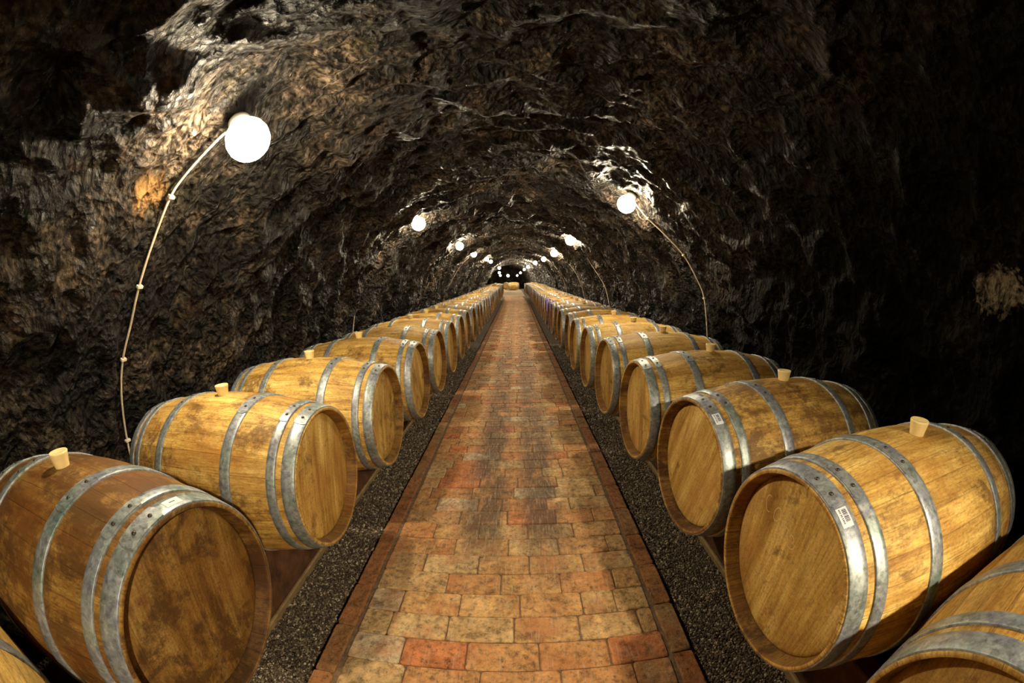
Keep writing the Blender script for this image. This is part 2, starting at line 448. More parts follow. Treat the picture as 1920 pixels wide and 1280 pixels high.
LAMPS = [(-1, (-1.03, 1.26, 2.04), 'bright round bulkhead lamp at upper left, the nearest lamp', 1.12),
         (-1, (-1.14, 4.55, 2.14), 'bulkhead lamp on the left of the vault, second from the front', 1.0),
         (-1, (-1.16, 8.1, None, .0978), 'third bulkhead lamp along the left of the vault', 1.0),
         (-1, (-1.18, 11.0, None, .0752), 'fourth bulkhead lamp along the left of the vault', 1.0),
         (-1, (None, 14.9, None, .0615, -.0768), 'fifth bulkhead lamp along the left of the vault', 1.0),
         (-1, (None, 17.6, None, .0542, -.0658), 'sixth bulkhead lamp along the left, close behind the fifth', 1.0),
         (-1, (None, 24.5, None, .0368, -.0439), 'seventh left lamp, topmost of the far left cluster', 1.1),
         (-1, (None, 28.5, None, .0243, -.0442), 'eighth left lamp, middle of the far left cluster', 1.1),
         (-1, (None, 33.0, None, .0172, -.0416), 'ninth left lamp, lowest of the far left cluster', 1.1),
         (-1, (None, 37.5, None, .0168, -.0221), 'single lamp by itself at the far end of the vault', 1.6),
         (1, (1.17, 3.79, 2.19), 'bright bulkhead lamp at upper right, nearest on that side', 1.12),
         (1, (1.23, 8.2, 2.297), 'second bulkhead lamp along the right of the vault', 1.35),
         (1, (1.24, 11.9, None, .0749), 'third bulkhead lamp along the right of the vault', 1.35),
         (1, (1.22, 16.2, None, .0583), 'fourth bulkhead lamp along the right of the vault', 1.2),
         (1, (None, 20.5, None, .0489, .0508), 'fifth bulkhead lamp along the right of the vault', 1.2),
         (1, (None, 24.5, None, .038, .0312), 'sixth bulkhead lamp along the right, in the far chain', 1.1),
         (1, (None, 28.5, None, .0312, .0213), 'seventh bulkhead lamp along the right, in the far chain', 1.1),
         (1, (None, 32.5, None, .023, .0114), 'eighth bulkhead lamp along the right, in the far chain', 1.1),
         (1, (None, 36.5, None, .0162, .0029), 'ninth right lamp, lowest and last of the far chain', 1.1),
         (1, (1.12, -1.15, 2.16), 'bulkhead lamp on the right of the vault behind the viewer', 1.0),
         ]
def lamp_pos(pos):
    x, y, z = pos[:3]
    if z is None: z = 1.3925 + pos[3] * y
    if x is None: x = .0295 + pos[4] * y
    return x, y, z
CP = {(-1, 1.26): ([(-1.13, 2.09), (-1.19, 2.08), (-1.40, 1.95), (-1.48, 1.87), (-1.60, 1.72), (-1.74, 1.49), (-1.86, 1.31), (-1.97, 1.14), (-2.05, .95), (-2.13, .68), (-2.14, .40), (-2.15, -.02)], [3, 5, 7, 9]),
      (1, 3.79): ([(1.25, 2.20), (1.29, 2.15), (1.39, 2.04), (1.56, 1.89), (1.78, 1.67), (1.93, 1.44), (2.03, 1.22), (2.09, .78), (2.12, .4), (2.13, -.02)], [2, 4, 6, 8]),
      (-1, 4.55): ([(-1.26, 2.17), (-1.54, 1.95), (-1.80, 1.58), (-1.99, 1.18), (-2.05, .92), (-2.12, .4), (-2.13, .0)], [2, 3, 5]),
      (1, 8.59): ([(1.40, 2.36), (1.46, 2.19), (1.75, 1.73), (2.03, 1.28), (2.15, .80), (2.17, .4), (2.18, .02)], [2, 3, 5])}
CABLES = [(-1, 1.26), (-1, 4.55), (-1, 8.1), (-1, 11.0), (1, 3.79), (1, 8.59), (1, 11.9), (1, 16.2)]
_tt = s_lin; _px, _pz = smooth_prof(_tt)
def locate(x, z):
    """arc position and outward distance of a point of the cross-section"""
    i = int(np.argmin((_px - x) ** 2 + (_pz - z) ** 2)); i = min(max(i, 1), len(_tt) - 2)
    tx, tz = _px[i + 1] - _px[i - 1], _pz[i + 1] - _pz[i - 1]; l = math.hypot(tx, tz)
    return _tt[i], ((x - _px[i]) * -tz + (z - _pz[i]) * tx) / l
CAB_OFF = {}
for key in CP:
    o_ = sorted(locate(x, z - float(zoff(key[1]))) for x, z in CP[key][0]); CAB_OFF[key] = (np.array([q[0] for q in o_]), np.array([q[1] for q in o_]))
LAMP_OFF = []
for sg_, pos_, _, sc_ in LAMPS:
    x_, y_, z_ = lamp_pos(pos_)
    t_, o_ = locate(x_ - xo(y_), z_ - zo(y_)); LAMP_OFF.append((t_, y_, o_ + .13))
def disp(t, y):
    """outward displacement of the rock from the base profile"""
    wx = fbm(t * .9 + 5, y * .9, 2, 20) * .35
    d = .07 * fbm(t * .45, y * .8, 2, 1)
    d = d - (.07 + .05 * np.clip(y / 6 - .8, 0, 1)) * np.maximum(0, pn(y * 1.05 + .12 * t, t * .15 + 9, 31))
    a = t + wx * .25 + .05 * pn(t * 5, y * 5, 33); b = y + wx * .15 + .05 * pn(t * 5 + 9, y * 5, 34)
    r1 = 1 - np.abs(pn(a * 1.5, b * 2.6, 4)) * 2
    r2 = 1 - np.abs(pn(a * 3.3, b * 5.6, 6)) * 2
    r3 = 1 - np.abs(pn(a * 8, b * 12, 8)) * 2
    r4 = pn(a * 17, b * 20, 9)
    d = d - .045 * r1 - .032 * r2 * (.6 + .6 * r1) - .017 * r3 - .009 * r4 - .03 * pn(a * 5, b * 5, 12)
    lump = np.maximum(0, pn(a * 2.1, b * 2.1, 41) - .12)
    d = d - .11 * lump
    d = d + .05
    for sd, yc in CABLES:
        m = np.exp(-((y - yc) / .085) ** 4) * (np.sign(t) == sd)
        need = .02
        if (sd, yc) in CAB_OFF:
            ct, co_ = CAB_OFF[(sd, yc)]; need = np.interp(t, ct, co_) + .016
            m = m * ((t > ct[0] - .1) & (t < ct[-1] + .1))
        d = d * (1 - m) + np.maximum(d * .4 + need * .6, need) * m
    for tl, yl, ol in LAMP_OFF:
        sy_ = .17 if yl < 5 else .42; y0_ = 0 if yl < 5 else .2
        m = np.exp(-((t - tl) ** 2 / .18 ** 2 + (y - yl + y0_) ** 2 / sy_ ** 2) ** 1.5)
        d = d * (1 - m) + np.maximum(d, ol) * m
    return d
def vault_point(t, y, inward=0.0, rock=False):
    t = np.asarray(t, float); y = np.asarray(y, float)
    x, z = smooth_prof(t); x1, z1 = smooth_prof(t + .02); x0, z0 = smooth_prof(t - .02)
    tx, tz = x1 - x0, z1 - z0; l = np.hypot(tx, tz); nx, nz = -tz / l, tx / l     # outward
    k = -inward + (disp(t, y) if rock else 0)
    return np.stack([x + nx * k + xoff(y), y + 0 * x, z + nz * k + zoff(y)], -1)
ys = np.concatenate([np.arange(-5, -1.4, .08), np.arange(-1.4, 4.6, .0195), np.arange(4.6, 10, .04), np.arange(10, 22, .09), np.arange(22, 42.01, .16)])
T, Y = np.meshgrid(s_lin, ys)
P = vault_point(T, Y, 0, True)
UV = np.stack([T, Y], -1)
i0 = int(np.searchsorted(s_lin, -2.55)); i1 = int(np.searchsorted(s_lin, 2.60))
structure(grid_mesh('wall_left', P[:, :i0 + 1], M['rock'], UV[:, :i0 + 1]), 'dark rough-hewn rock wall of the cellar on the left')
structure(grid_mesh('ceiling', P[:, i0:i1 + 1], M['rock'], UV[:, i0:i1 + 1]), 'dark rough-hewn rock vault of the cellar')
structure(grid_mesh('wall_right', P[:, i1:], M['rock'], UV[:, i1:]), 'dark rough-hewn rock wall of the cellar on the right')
# end walls
for nm, ye in (('wall_back', 41.6), ('wall_front', -4.8)):
    gx, gz = np.meshgrid(np.linspace(-2.6, 2.6, 60) + xo(ye), np.linspace(-.3, 3.2, 50) + zo(ye))
    gy = ye + .18 * fbm(gx * 1.5, gz * 1.5, 4, 50)
    structure(grid_mesh(nm, np.stack([gx, gy, gz], -1), M['rock'], np.stack([gx, gz], -1)))

# ------------------------------------------------------------------ floor
yy = np.concatenate([np.arange(-5, 12, .25), np.arange(12, 42, .5)]); xx = np.linspace(-2.45, 2.45, 50)
X, Yf = np.meshgrid(xx, yy)
structure(grid_mesh('floor', np.stack([X + xoff(Yf), Yf, zoff(Yf) - .055 + .006 * fbm(X * 3, Yf * 3, 3, 60)], -1), M['ground']), 'dark grit floor under the barrels')
ya = np.linspace(28.75, 40, 30)
X, Yf = np.meshgrid(np.linspace(-.85, .95, 20), ya)
structure(grid_mesh('trim_apron', np.stack([X + xoff(Yf), Yf, zoff(Yf) - .03 + .01 * fbm(X * 2, Yf, 3, 61)], -1), M['apron']), 'pale bare ramp beyond the end of the brick path')

# ------------------------------------------------------------------ brick path
BV, BQ, BA = [], [], []
def add_brick(x0, x1, y0, y1, z=0.0, tone=None, h=.05, tilt=0.0, kerb=False):
    g = .0015
    x0 += g + random.uniform(0, .002); x1 -= g + random.uniform(0, .002); y0 += g * .8; y1 -= g * .8
    if x1 - x0 < .02 or y1 - y0 < .02: return
    near = y0 < 6
    rx = min(.012, (x1 - x0) / 4); b = .006
    j = lambda a: random.uniform(-a, a)
    def ringpts(ins, zz, jit):
        a0, a1, c0, c1 = x0 + ins, x1 - ins, y0 + ins, y1 - ins; r = rx
        pts = []
        for cx, cy, st in ((a1 - r, c1 - r, 0), (a0 + r, c1 - r, 1), (a0 + r, c0 + r, 2), (a1 - r, c0 + r, 3)):
            for q in ((0, .5, 1) if near else (.5,)):
                an = (st + q) * math.pi / 2
                pts.append((cx + r * math.cos(an), cy + r * math.sin(an), zz))
        return pts
    base = len(BV); yc = (y0 + y1) / 2; dz = zo(yc) + z + j(.0025); sx = j(.008); sy = j(.012)
    rings = [ringpts(0, -h, 0), ringpts(0, -b, 0), ringpts(b * .35, -b * .3, 0), ringpts(b, 0, 0)]
    n = len(rings[0]); v0 = len(BV)
    wob = [(j(.0018), j(.0018)) for _ in range(n)]
    for R_ in rings:
        for i_, (px, py, pz) in enumerate(R_):
            BV.append((px + wob[i_][0] + xo(yc), py + wob[i_][1], pz + dz + sx * (px - (x0 + x1) / 2) + sy * (py - yc) + tilt * (px - x0)))
    BV.append(((x0 + x1) / 2 + xo(yc), yc, dz + tilt * (x1 - x0) / 2 - .0005)); ctr = len(BV) - 1
    for k in range(3):
        for i_ in range(n):
            i2 = (i_ + 1) % n
            BQ.append((v0 + k * n + i_, v0 + k * n + i2, v0 + (k + 1) * n + i2, v0 + (k + 1) * n + i_))
    for i_ in range(0, n):
        i2 = (i_ + 1) % n
        BQ.append((v0 + 3 * n + i_, v0 + 3 * n + i2, ctr, ctr))
    tn = random.random() ** 1.15 * .79 if tone is None else tone
    if tone is None:
        q = random.random()
        if q < .10: tn = random.uniform(.80, .90)
        elif q < .15: tn = random.uniform(.93, 1)
    a = (tn, random.random(), 2.0 + random.random() if kerb else random.random())
    BA.extend([a] * (len(BV) - base))

XL, XR = -.672, .603        # inner edges of the brick field
COURSE = .1435
known = {  # joints measured in the photograph for the nearest courses
    -1: [-.42, -.13, .17, .45], 0: [-.45, -.19, .095, .37], 1: [-.54, -.285, -.005, .27, .53], 2: [-.52, -.25, .02, .30, .45],
    3: [-.33, -.07, .215, .475], 4: [-.47, -.19, .07, .345], 5: [-.33, -.04, .23, .50], 6: [-.47, -.21, .07, .33], 7: [-.34, -.05, .24, .47]}
tones = {(0, 0): .96, (0, 1): .84, (0, 2): .15, (0, 3): .1, (0, 4): .83, (2, 0): .95, (-1, 0): .65, (-1, 1): .12, (-1, 2): .1, (-1, 3): .05, (1, 0): .6, (1, 1): .62, (1, 2): .55, (1, 3): .4, (1, 4): .5, (1, 5): .5,
         (2, 1): .3, (2, 2): .4, (2, 3): .2, (2, 4): .5, (2, 5): .5, (4, 0): .7, (4, 1): .62, (4, 4): .6, (5, 2): .55, (5, 4): .5, (6, 3): .5, (3, 0): .55, (3, 4): .3, (8, 1): .93, (10, 1): .85, (14, 1): .84, (12, 2): .6}
c = -10; y = .895 - 9 * COURSE
while y < 28.6:
    L = COURSE if y < 8 else COURSE * 1
    k = round((y - .895) / COURSE)
    if k in known: js = known[k]
    else:
        o = random.uniform(.08, .29); js = []
        x = XL + o
        while x < XR - .05: js.append(x); x += random.uniform(.265, .30) if random.random() < .85 else .15
    e = [XL] + list(js) + [XR]
    for i in range(len(e) - 1): add_brick(e[i], e[i + 1], y, y + L, 0, tones.get((k, i)))
    y += COURSE
for (a, b, ph, tl) in ((XL - .104, XL - .014, .02, .04), (XR + .014, XR + .104, .14, -.04)):
    y = -1.2 + ph
    while y < 28.6:
        L = random.uniform(.26, .30)
        add_brick(a + random.uniform(-.004, .004), b, y, y + L, .004, random.choice([.0, .02, .06, .1, .73, .75]) if random.random() < .93 else .62, tilt=0, kerb=True)
        y += L
BV_, BQ_ = np.array(BV), np.array(BQ)
me = bpy.data.meshes.new('brick_path')
me.from_pydata(BV, [], [tuple(dict.fromkeys(q)) for q in BQ]); me.update()
at = me.attributes.new('brick', 'FLOAT_VECTOR', 'POINT'); at.data.foreach_set('vector', np.array(BA, dtype=np.float32).reshape(-1))
me.materials.append(M['brick'])
po = bpy.data.objects.new('floor_brick_path', me); link(po); structure(po, 'worn brick path laid in running courses between kerb bricks')
yb = np.concatenate([np.arange(-1.3, 28.6, .3)]); X, Yf = np.meshgrid(np.array([XL - .09, XL, XR, XR + .09]), yb)
zz = zoff(Yf) - .0075
structure(grid_mesh('floor_mortar_bed', np.stack([X + xoff(Yf), Yf, zz], -1), M['mortar']), 'dark mortar bed in the joints of the brick path')

# ------------------------------------------------------------------ gravel
def icosa():
    t = (1 + 5 ** .5) / 2
    v = np.array([(-1, t, 0), (1, t, 0), (-1, -t, 0), (1, -t, 0), (0, -1, t), (0, 1, t), (0, -1, -t), (0, 1, -t), (t, 0, -1), (t, 0, 1), (-t, 0, -1), (-t, 0, 1)], float)
    v /= np.linalg.norm(v[0])
    f = np.array([(0, 11, 5), (0, 5, 1), (0, 1, 7), (0, 7, 10), (0, 10, 11), (1, 5, 9), (5, 11, 4), (11, 10, 2), (10, 7, 6), (7, 1, 8), (3, 9, 4), (3, 4, 2), (3, 2, 6), (3, 6, 8), (3, 8, 9), (4, 9, 5), (2, 4, 11), (6, 2, 10), (8, 6, 7), (9, 8, 1)])
    return v, f
iv, jf = icosa()
def pebbles(name, xa, xb, label):
    zones = [(.25, 1.6, .0058, 42000), (1.6, 3.4, .0075, 30000), (3.4, 8.0, .0095, 30000)]
    Vs, Fs, As = [], [], []; n0 = 0
    for (a, b, r, dens) in zones:
        area = (b - a) * abs(xb - xa); n = int(min(dens * area, 24000 if a < 1 else 15000))
        x = RNG.uniform(min(xa, xb), max(xa, xb), n); y = RNG.uniform(a, b, n)
        rr = r * RNG.uniform(.55, 1.5, n)
        ax = rr[:, None] * RNG.uniform(.7, 1.3, (n, 3)); ax[:, 2] *= .75
        q = RNG.normal(size=(n, 4)); q /= np.linalg.norm(q, axis=1)[:, None]
        w_, i_, j_, k_ = q.T
        Rm = np.stack([1 - 2 * (j_**2 + k_**2), 2 * (i_*j_ - k_*w_), 2 * (i_*k_ + j_*w_), 2 * (i_*j_ + k_*w_), 1 - 2 * (i_**2 + k_**2), 2 * (j_*k_ - i_*w_), 2 * (i_*k_ - j_*w_), 2 * (j_*k_ + i_*w_), 1 - 2 * (i_**2 + j_**2)], -1).reshape(n, 3, 3)
        loc = np.einsum('nij,nkj->nki', Rm, iv[None] * ax[:, None, :])
        z = zoff(y) - .046 + RNG.uniform(-.003, .008, n) + .006 * pn(x * 7, y * 7, 70)
        Vn = loc + np.stack([x, y, z], -1)[:, None, :]
        Vs.append(Vn.reshape(-1, 3)); Fs.append((jf[None] + (n0 + np.arange(n)[:, None, None] * 12)).reshape(-1, 3)); n0 += n * 12
        As.append(np.repeat(np.stack([RNG.uniform(0, 1, n) ** 1.1, RNG.uniform(0, 1, n), x * 0], -1), 12, 0))
    o = raw_mesh(name, np.concatenate(Vs), np.concatenate(Fs), M['gravel'], {'peb': np.concatenate(As)}, 3)
    tag(o, label, 'gravel', None, 'stuff'); return o
pebbles('gravel', XL - .10, -1.075, 'fine brown gravel strip between the left barrels and the brick path')
pebbles('gravel', XR + .10, 1.046, 'fine brown gravel strip between the right barrels and the brick path')

# ------------------------------------------------------------------ rails the barrels lie on
def rail(sg, xc, wd, z0, z1, y0, y1, name, label, lip=False):
    o = empty(name, (sg * xc, y0, -.05)); tag(o, label, 'barrel rail')
    def sweep(nm, xa, xb, za, zb, mat):
        yv = np.arange(y0, y1, .5); V = []; F = []
        for yq in yv:
            zz_ = zo(yq); xf_ = xo(yq)
            for (px, pz) in ((xa, za), (xb, za), (xb, zb - .006), (xb - .006 * (1 if xb > xa else -1), zb), (xa + .006 * (1 if xb > xa else -1), zb), (xa, zb - .006)):
                V.append((px + xf_ - sg * xc, yq - y0, pz + zz_ + .05))
        for i in range(len(yv) - 1):
            for k in range(6):
                F.append((i * 6 + k, i * 6 + (k + 1) % 6, (i + 1) * 6 + (k + 1) % 6, (i + 1) * 6 + k))
        n = (len(yv) - 1) * 6
        F.append(tuple(range(6))); F.append(tuple(n + k for k in range(6))[::-1])
        return mesh_ob(nm, V, F, mat, o, False)
    sweep('beam', sg * (xc - wd / 2), sg * (xc + wd / 2), z0, z1, M['rail'])
    if lip: l = sweep('foot_board', sg * (xc - wd / 2 - .022), sg * (xc - wd / 2 - .001), z0, z0 + .045, M['lip']); l['label'] = 'narrow olive-brown board along the foot'
    return o
rail(1, 1.115, .09, -.05, .283, -1.2, 27.2, 'barrel_rail', 'long dark timber rail under the right barrels, nearest the path', True)
rail(-1, 1.145, .09, -.05, .289, -1.2, 25.4, 'barrel_rail', 'long dark timber rail under the left barrels, nearest the path', True)
rail(1, 1.50, .09, -.05, .284, -1.2, 27.2, 'barrel_rail', 'long dark timber rail under the right barrels, on the wall side')
rail(-1, 1.53, .09, -.05, .290, -1.2, 25.4, 'barrel_rail', 'long dark timber rail under the left barrels, on the wall side')

# ------------------------------------------------------------------ barrels
LEN = .95; RB = .350; RH = .2876
def RAD(u): return RH + (RB - RH) * (1 - ((u - LEN / 2) / (LEN / 2)) ** 2)
def body_mesh(seg):
    us = list(np.linspace(0, LEN, 33))
    pr = [(.052, .2640), (.044, .2640), (.040, .2665), (.006, .2715), (0, .2745), (-.0005, .2800)]
    pr += [(u, RAD(u) - (.003 if 0 < i < 32 else .002)) for i, u in enumerate(us)]
    pr += [(LEN + .0005, .2800), (LEN, .2745), (LEN - .006, .2715), (LEN - .040, .2665), (LEN - .044, .2640), (LEN - .052, .2640)]
    pr = [(u - LEN / 2, r) for u, r in pr]
    return lathe(pr, seg)
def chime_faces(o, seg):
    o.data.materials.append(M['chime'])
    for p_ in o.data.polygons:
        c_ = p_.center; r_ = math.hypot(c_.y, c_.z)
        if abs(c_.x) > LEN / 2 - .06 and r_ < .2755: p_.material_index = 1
def head_mesh(seg, back=False):
    pr = [(.060, .2655), (.050, .2655), (.0435, .2560), (.0405, .247), (.0400, .15), (.0400, .0001)]
    pr = [((LEN - u if back else u) - LEN / 2, r) for u, r in pr]
    return lathe(pr, seg)
HOOPS = [('head_hoop', .002, .050), ('quarter_hoop', .074, .108), ('bilge_hoop', .259, .304),
         ('bilge_hoop', LEN - .304, LEN - .259), ('quarter_hoop', LEN - .108, LEN - .074), ('head_hoop', LEN - .050, LEN - .002)]
def hoop_mesh(a, b, seg, ang, near):
    th = .0028
    bev = .0008
    pr = [(a, RAD(a) - .004), (a, RAD(a) + th - bev), (a + bev, RAD(a) + th)] + [(u, RAD(u) + th) for u in np.linspace(a, b, 4)[1:-1]] + [(b - bev, RAD(b) + th), (b, RAD(b) + th - bev), (b, RAD(b) - .004)]
    V, F = lathe([(u - LEN / 2, r) for u, r in pr], seg)
    if near:       # the lapped joint: a tongue with clipped corners over the hoop
        n0 = len(V); A = []
        for k in range(9):
            t = (0, .05, .2, .35, .5, .65, .8, .95, 1)[k]; aa = ang + (t - .5) * .42
            ins = .0 if 0 < k < 8 else (b - a) * .28
            u0, u1 = a + ins + .0006, b - ins - .0006
            for (u, r) in ((u0, RAD(u0) + th), (u0, RAD(u0) + 1.7 * th), (u1, RAD(u1) + 1.7 * th), (u1, RAD(u1) + th)):
                A.append((u - LEN / 2, r * math.cos(aa), r * math.sin(aa)))
        V += A
        for k in range(8):
            for i in range(3):
                F.append((n0 + k * 4 + i, n0 + k * 4 + i + 1, n0 + (k + 1) * 4 + i + 1, n0 + (k + 1) * 4 + i))
        F.append((n0, n0 + 1, n0 + 2, n0 + 3)); F.append((n0 + 32, n0 + 33, n0 + 34, n0 + 35))
    return V, F
def rivet_mesh(u, ang):
    V = []; F = []; R0 = RAD(u) + .0046
    er = Vector((0, math.cos(ang), math.sin(ang))); et = Vector((0, -math.sin(ang), math.cos(ang))); ex = Vector((1, 0, 0))
    c0 = Vector((u - LEN / 2, 0, 0)) + er * R0
    rings = [(.0062, -.002), (.0062, .0008), (.0048, .0028), (.0024, .0040)]
    for r, h in rings:
        for k in range(10):
            a = k * math.pi / 5; V.append(tuple(c0 + ex * (r * math.cos(a)) + et * (r * math.sin(a)) + er * h))
    V.append(tuple(c0 + er * .0043))
    for q in range(3):
        for k in range(10): F.append((q * 10 + k, q * 10 + (k + 1) % 10, (q + 1) * 10 + (k + 1) % 10, (q + 1) * 10 + k))
    for k in range(10): F.append((30 + k, 30 + (k + 1) % 10, 40))
    return V, F
def bung_mesh():
    pr = [(-.012, .0225), (.0, .0235), (.038, .0305), (.0425, .0315), (.045, .0295), (.043, .026), (.040, .0001)]
    V, F = lathe(pr, 28)
    V = [(-z_, y_, x_ + RB - .004) for (x_, y_, z_) in V]
    return V, F
def hole_mesh():
    V, F = lathe([(-.004, .022), (.0016, .022), (.0016, .0001)], 20)
    V = [(-z_, y_, x_ + RB - .003) for (x_, y_, z_) in V]
    return V, F

def center(o):   # leave coordinates about the barrel's centre, lift the part above the thing's base
    o.location = (0, 0, RB); return o
def make_barrel(sg, near):
    """local +X or -X end faces the path; sg=+1: path end is at -X (right row), sg=-1: left row"""
    seg = 96 if near else 40
    root = empty('wine_barrel'); ps = []
    def part(nm, vf, mat, par=root, sm=True, flat_from=None):
        V, F = vf
        if sg < 0: V = [(-a, b, c_) for a, b, c_ in V]; F = [tuple(reversed(f)) for f in F]
        o = mesh_ob(nm, V, F, mat, par, sm)
        if flat_from is not None:
            for p_ in o.data.polygons[flat_from:]: p_.use_smooth = False
        if par is root: center(o)
        return o
    chime_faces(part('stave_body', body_mesh(seg), M['stave']), seg)
    part('head', head_mesh(seg), M['head'])
    part('head', head_mesh(seg, True), M['head'])
    for i, (nm, a, b) in enumerate(HOOPS):
        ang = math.pi / 2 + (.20 if i in (0, 2, 5) else .17)      # lapped joint on the camera side of the top
        if i in (1, 4): ang += .04
        hm = hoop_mesh(a, b, seg, ang, near)
        h = part(nm, hm, M['steel'], flat_from=len(hm[1]) - 26 if near else None)
        if near:
            for da in (-.115, .085): part('rivet', rivet_mesh((a + b) / 2, ang + da), M['rivet'], h)
    return root
def seam_side(root): pass

def children(o): return [c_ for c_ in bpy.data.objects if c_.parent == o]
KIDS = {}
def tree(o): return [(c_, [g for g in children(c_)]) for c_ in children(o)]
def dup(root, kids):
    r = root.copy(); link(r)
    for c_, gs in kids:
        d = c_.copy(); link(d); d.parent = r
        for g in gs:
            e_ = g.copy(); link(e_); e_.parent = d
    return r

protos = {}
for sg in (1, -1):
    for near in (True, False):
        r = make_barrel(sg, near); protos[(sg, near)] = [r, tree(r), False]
bungs = {sg: mesh_ob('bung', *bung_mesh(), M['bung']) for sg in (1,)}
holes = mesh_ob('bung_hole', *hole_mesh(), M['hole'], None, False)

WORDS = ['', 'first', 'second', 'third', 'fourth', 'fifth', 'sixth', 'seventh', 'eighth', 'ninth', 'tenth', 'eleventh', 'twelfth', 'thirteenth', 'fourteenth', 'fifteenth', 'sixteenth', 'seventeenth', 'eighteenth', 'nineteenth', 'twentieth']
def ordinal(n):
    if n <= 20: return WORDS[n]
    t, u = divmod(n, 10)
    return {2: 'twenty', 3: 'thirty', 4: 'forty'}[t] + '-' + WORDS[u] if u else {3: 'thirtieth', 4: 'fortieth'}[t]

# fitted poses of the nearest barrels: x of the path-side rim, y, z of the axis, yaw, tilt (degrees), tone, stain
FIT = {(1, 0): (.710, -.040, .641, 0, 0), (1, 1): (.709, .664, .647, 0, -.4), (1, 2): (.712, 1.369, .634, 3.6, -1.2), (1, 3): (.701, 2.082, .634, 1.2, -1.2), (1, 4): (.686, 2.838, .645, 1.5, -1.2), (1, 5): (.675, 3.578, .644, .2, -1.2), (1, 6): (.668, 4.307, .644, .4, -1.2),
       (-1, 0): (-.718, -.262, .645, 0, 0), (-1, 1): (-.735, .476, .650, -1.4, -1.0), (-1, 2): (-.740, 1.268, .640, -1.7, -.9), (-1, 3): (-.710, 1.988, .655, -1.4, -.5), (-1, 4): (-.712, 2.773, .655, -.4, -1.2), (-1, 5): (-.701, 3.482, .655, .5, -1.2), (-1, 6): (-.704, 4.236, .655, .6, -1.2)}
TONE = {(1, 0): (.95, .25), (1, 1): (1.0, .30), (1, 2): (.97, .62), (1, 3): (.98, .42), (1, 4): (1.06, .15), (1, 5): (1.08, .12), (1, 6): (1.0, .12), (1, 7): (.8, .5), (1, 8): (.78, .45),
        (-1, 0): (1.05, .1), (-1, 1): (.50, .72), (-1, 2): (.98, .42), (-1, 3): (1.05, .38), (-1, 4): (1.0, .42), (-1, 5): (.9, .2), (-1, 6): (1.05, .1)}
HEADT = {(-1, 1): (.39, .52), (-1, 2): (.97, .25), (-1, 3): (.88, .3), (-1, 4): (.95, .2), (1, 1): (.98, .12), (1, 2): (1.0, .1), (1, 3): (1.0, .1), (1, 0): (.85, .3)}
NOBUNG = {(-1, 5), (1, 7), (1, 8), (1, 12), (1, 13), (-1, 14)}
PURPLE = {(1, 11), (1, 12)}
LOOK = {(1, 0): 'oak wine barrel cut off by the bottom right corner, in front of the barcoded barrels',
        (1, 1): 'nearest whole oak wine barrel on the right, barcode sticker and chalk marks on its end',
        (1, 2): 'dark-stained oak wine barrel on the right with a barcode sticker and a plain head',
        (1, 3): 'oak wine barrel in the right row directly behind the two with barcode stickers',
        (-1, 0): 'pale oak wine barrel barely showing in the bottom left corner',
        (-1, 1): 'dark brown oak barrel at front left with a small white label on its hoop',
        (-1, 2): 'golden oak wine barrel on the left, right behind the large dark brown one',
        (-1, 5): 'oak wine barrel in the left row with an open bung hole and no bung'}
def place_barrel(sg, k):
    near = k <= 6
    pr = protos[(sg, near)]
    if not pr[2]: r = pr[0]; pr[2] = True
    else: r = dup(pr[0], pr[1])
    if (sg, k) in FIT:
        xr, y, z, yaw, tilt = FIT[(sg, k)]; z += zo(y)
    else:
        s_, y0_, xr0, z0_ = (.7268, -.0657, .686, .642) if sg > 0 else (.7493, -.2519, -.712, .652)
        y = y0_ + k * s_ + random.uniform(-.015, .015)
        xr = xr0 + random.uniform(-.014, .014); z = z0_ + zo(y) + random.uniform(-.004, .004)
        yaw = random.uniform(-1.3, 1.3); tilt = -1.0
    xr += xo(y)
    ya = math.radians(yaw) * (1 if sg > 0 else -1); ti = math.radians(tilt)
    rot = Matrix.Rotation(ya, 3, 'Z') @ Matrix.Rotation(-ti * (1 if sg > 0 else -1), 3, 'Y')
    c_ = Vector((xr + sg * LEN / 2, y, z)); base = c_ - rot @ Vector((0, 0, RB))
    r.location = base; r.rotation_euler = rot.to_euler()
    t, st = TONE.get((sg, k), (random.uniform(.88, 1.06), random.uniform(.05, .45)))
    ht, hs = HEADT.get((sg, k), (random.uniform(.85, 1.0), random.uniform(.05, .3)))
    sd = random.random()
    for c1 in children(r):
        c1.color = (ht, hs, sd, 1) if c1.name.startswith('head') and not c1.name.startswith('head_hoop') else (t, st, sd, 1)
    if (sg, k) in PURPLE:
        for c1 in children(r):
            if 'quarter_hoop' in c1.name or 'head_hoop' in c1.name:
                c1.data = c1.data.copy(); c1.data.materials[0] = M['purple']; c1['label'] = 'purple wine-stained hoop'
    if (sg, k) in NOBUNG: b = holes.copy()
    else:
        b = bungs[1].copy()
        b.rotation_euler = (random.uniform(-.02, .02), random.uniform(-.02, .02), random.uniform(0, 3))
    link(b); b.parent = r; center(b)
    side = 'left' if sg < 0 else 'right'
    if (sg, k) in LOOK: lab = LOOK[(sg, k)]
    elif near or k < 10: lab = f'golden oak wine barrel on its side, {ordinal(k + 1)} from the front in the {side} row'
    else: lab = f'distant oak wine barrel, {ordinal(k + 1)} from the front in the {side} row'
    tag(r, lab, 'barrel', f'oak barrels lying in the {side} row')
    return r
B = {}
for k in range(37): B[(1, k)] = place_barrel(1, k)
for k in range(34): B[(-1, k)] = place_barrel(-1, k)
for o in (bungs[1], holes): bpy.data.objects.remove(o)

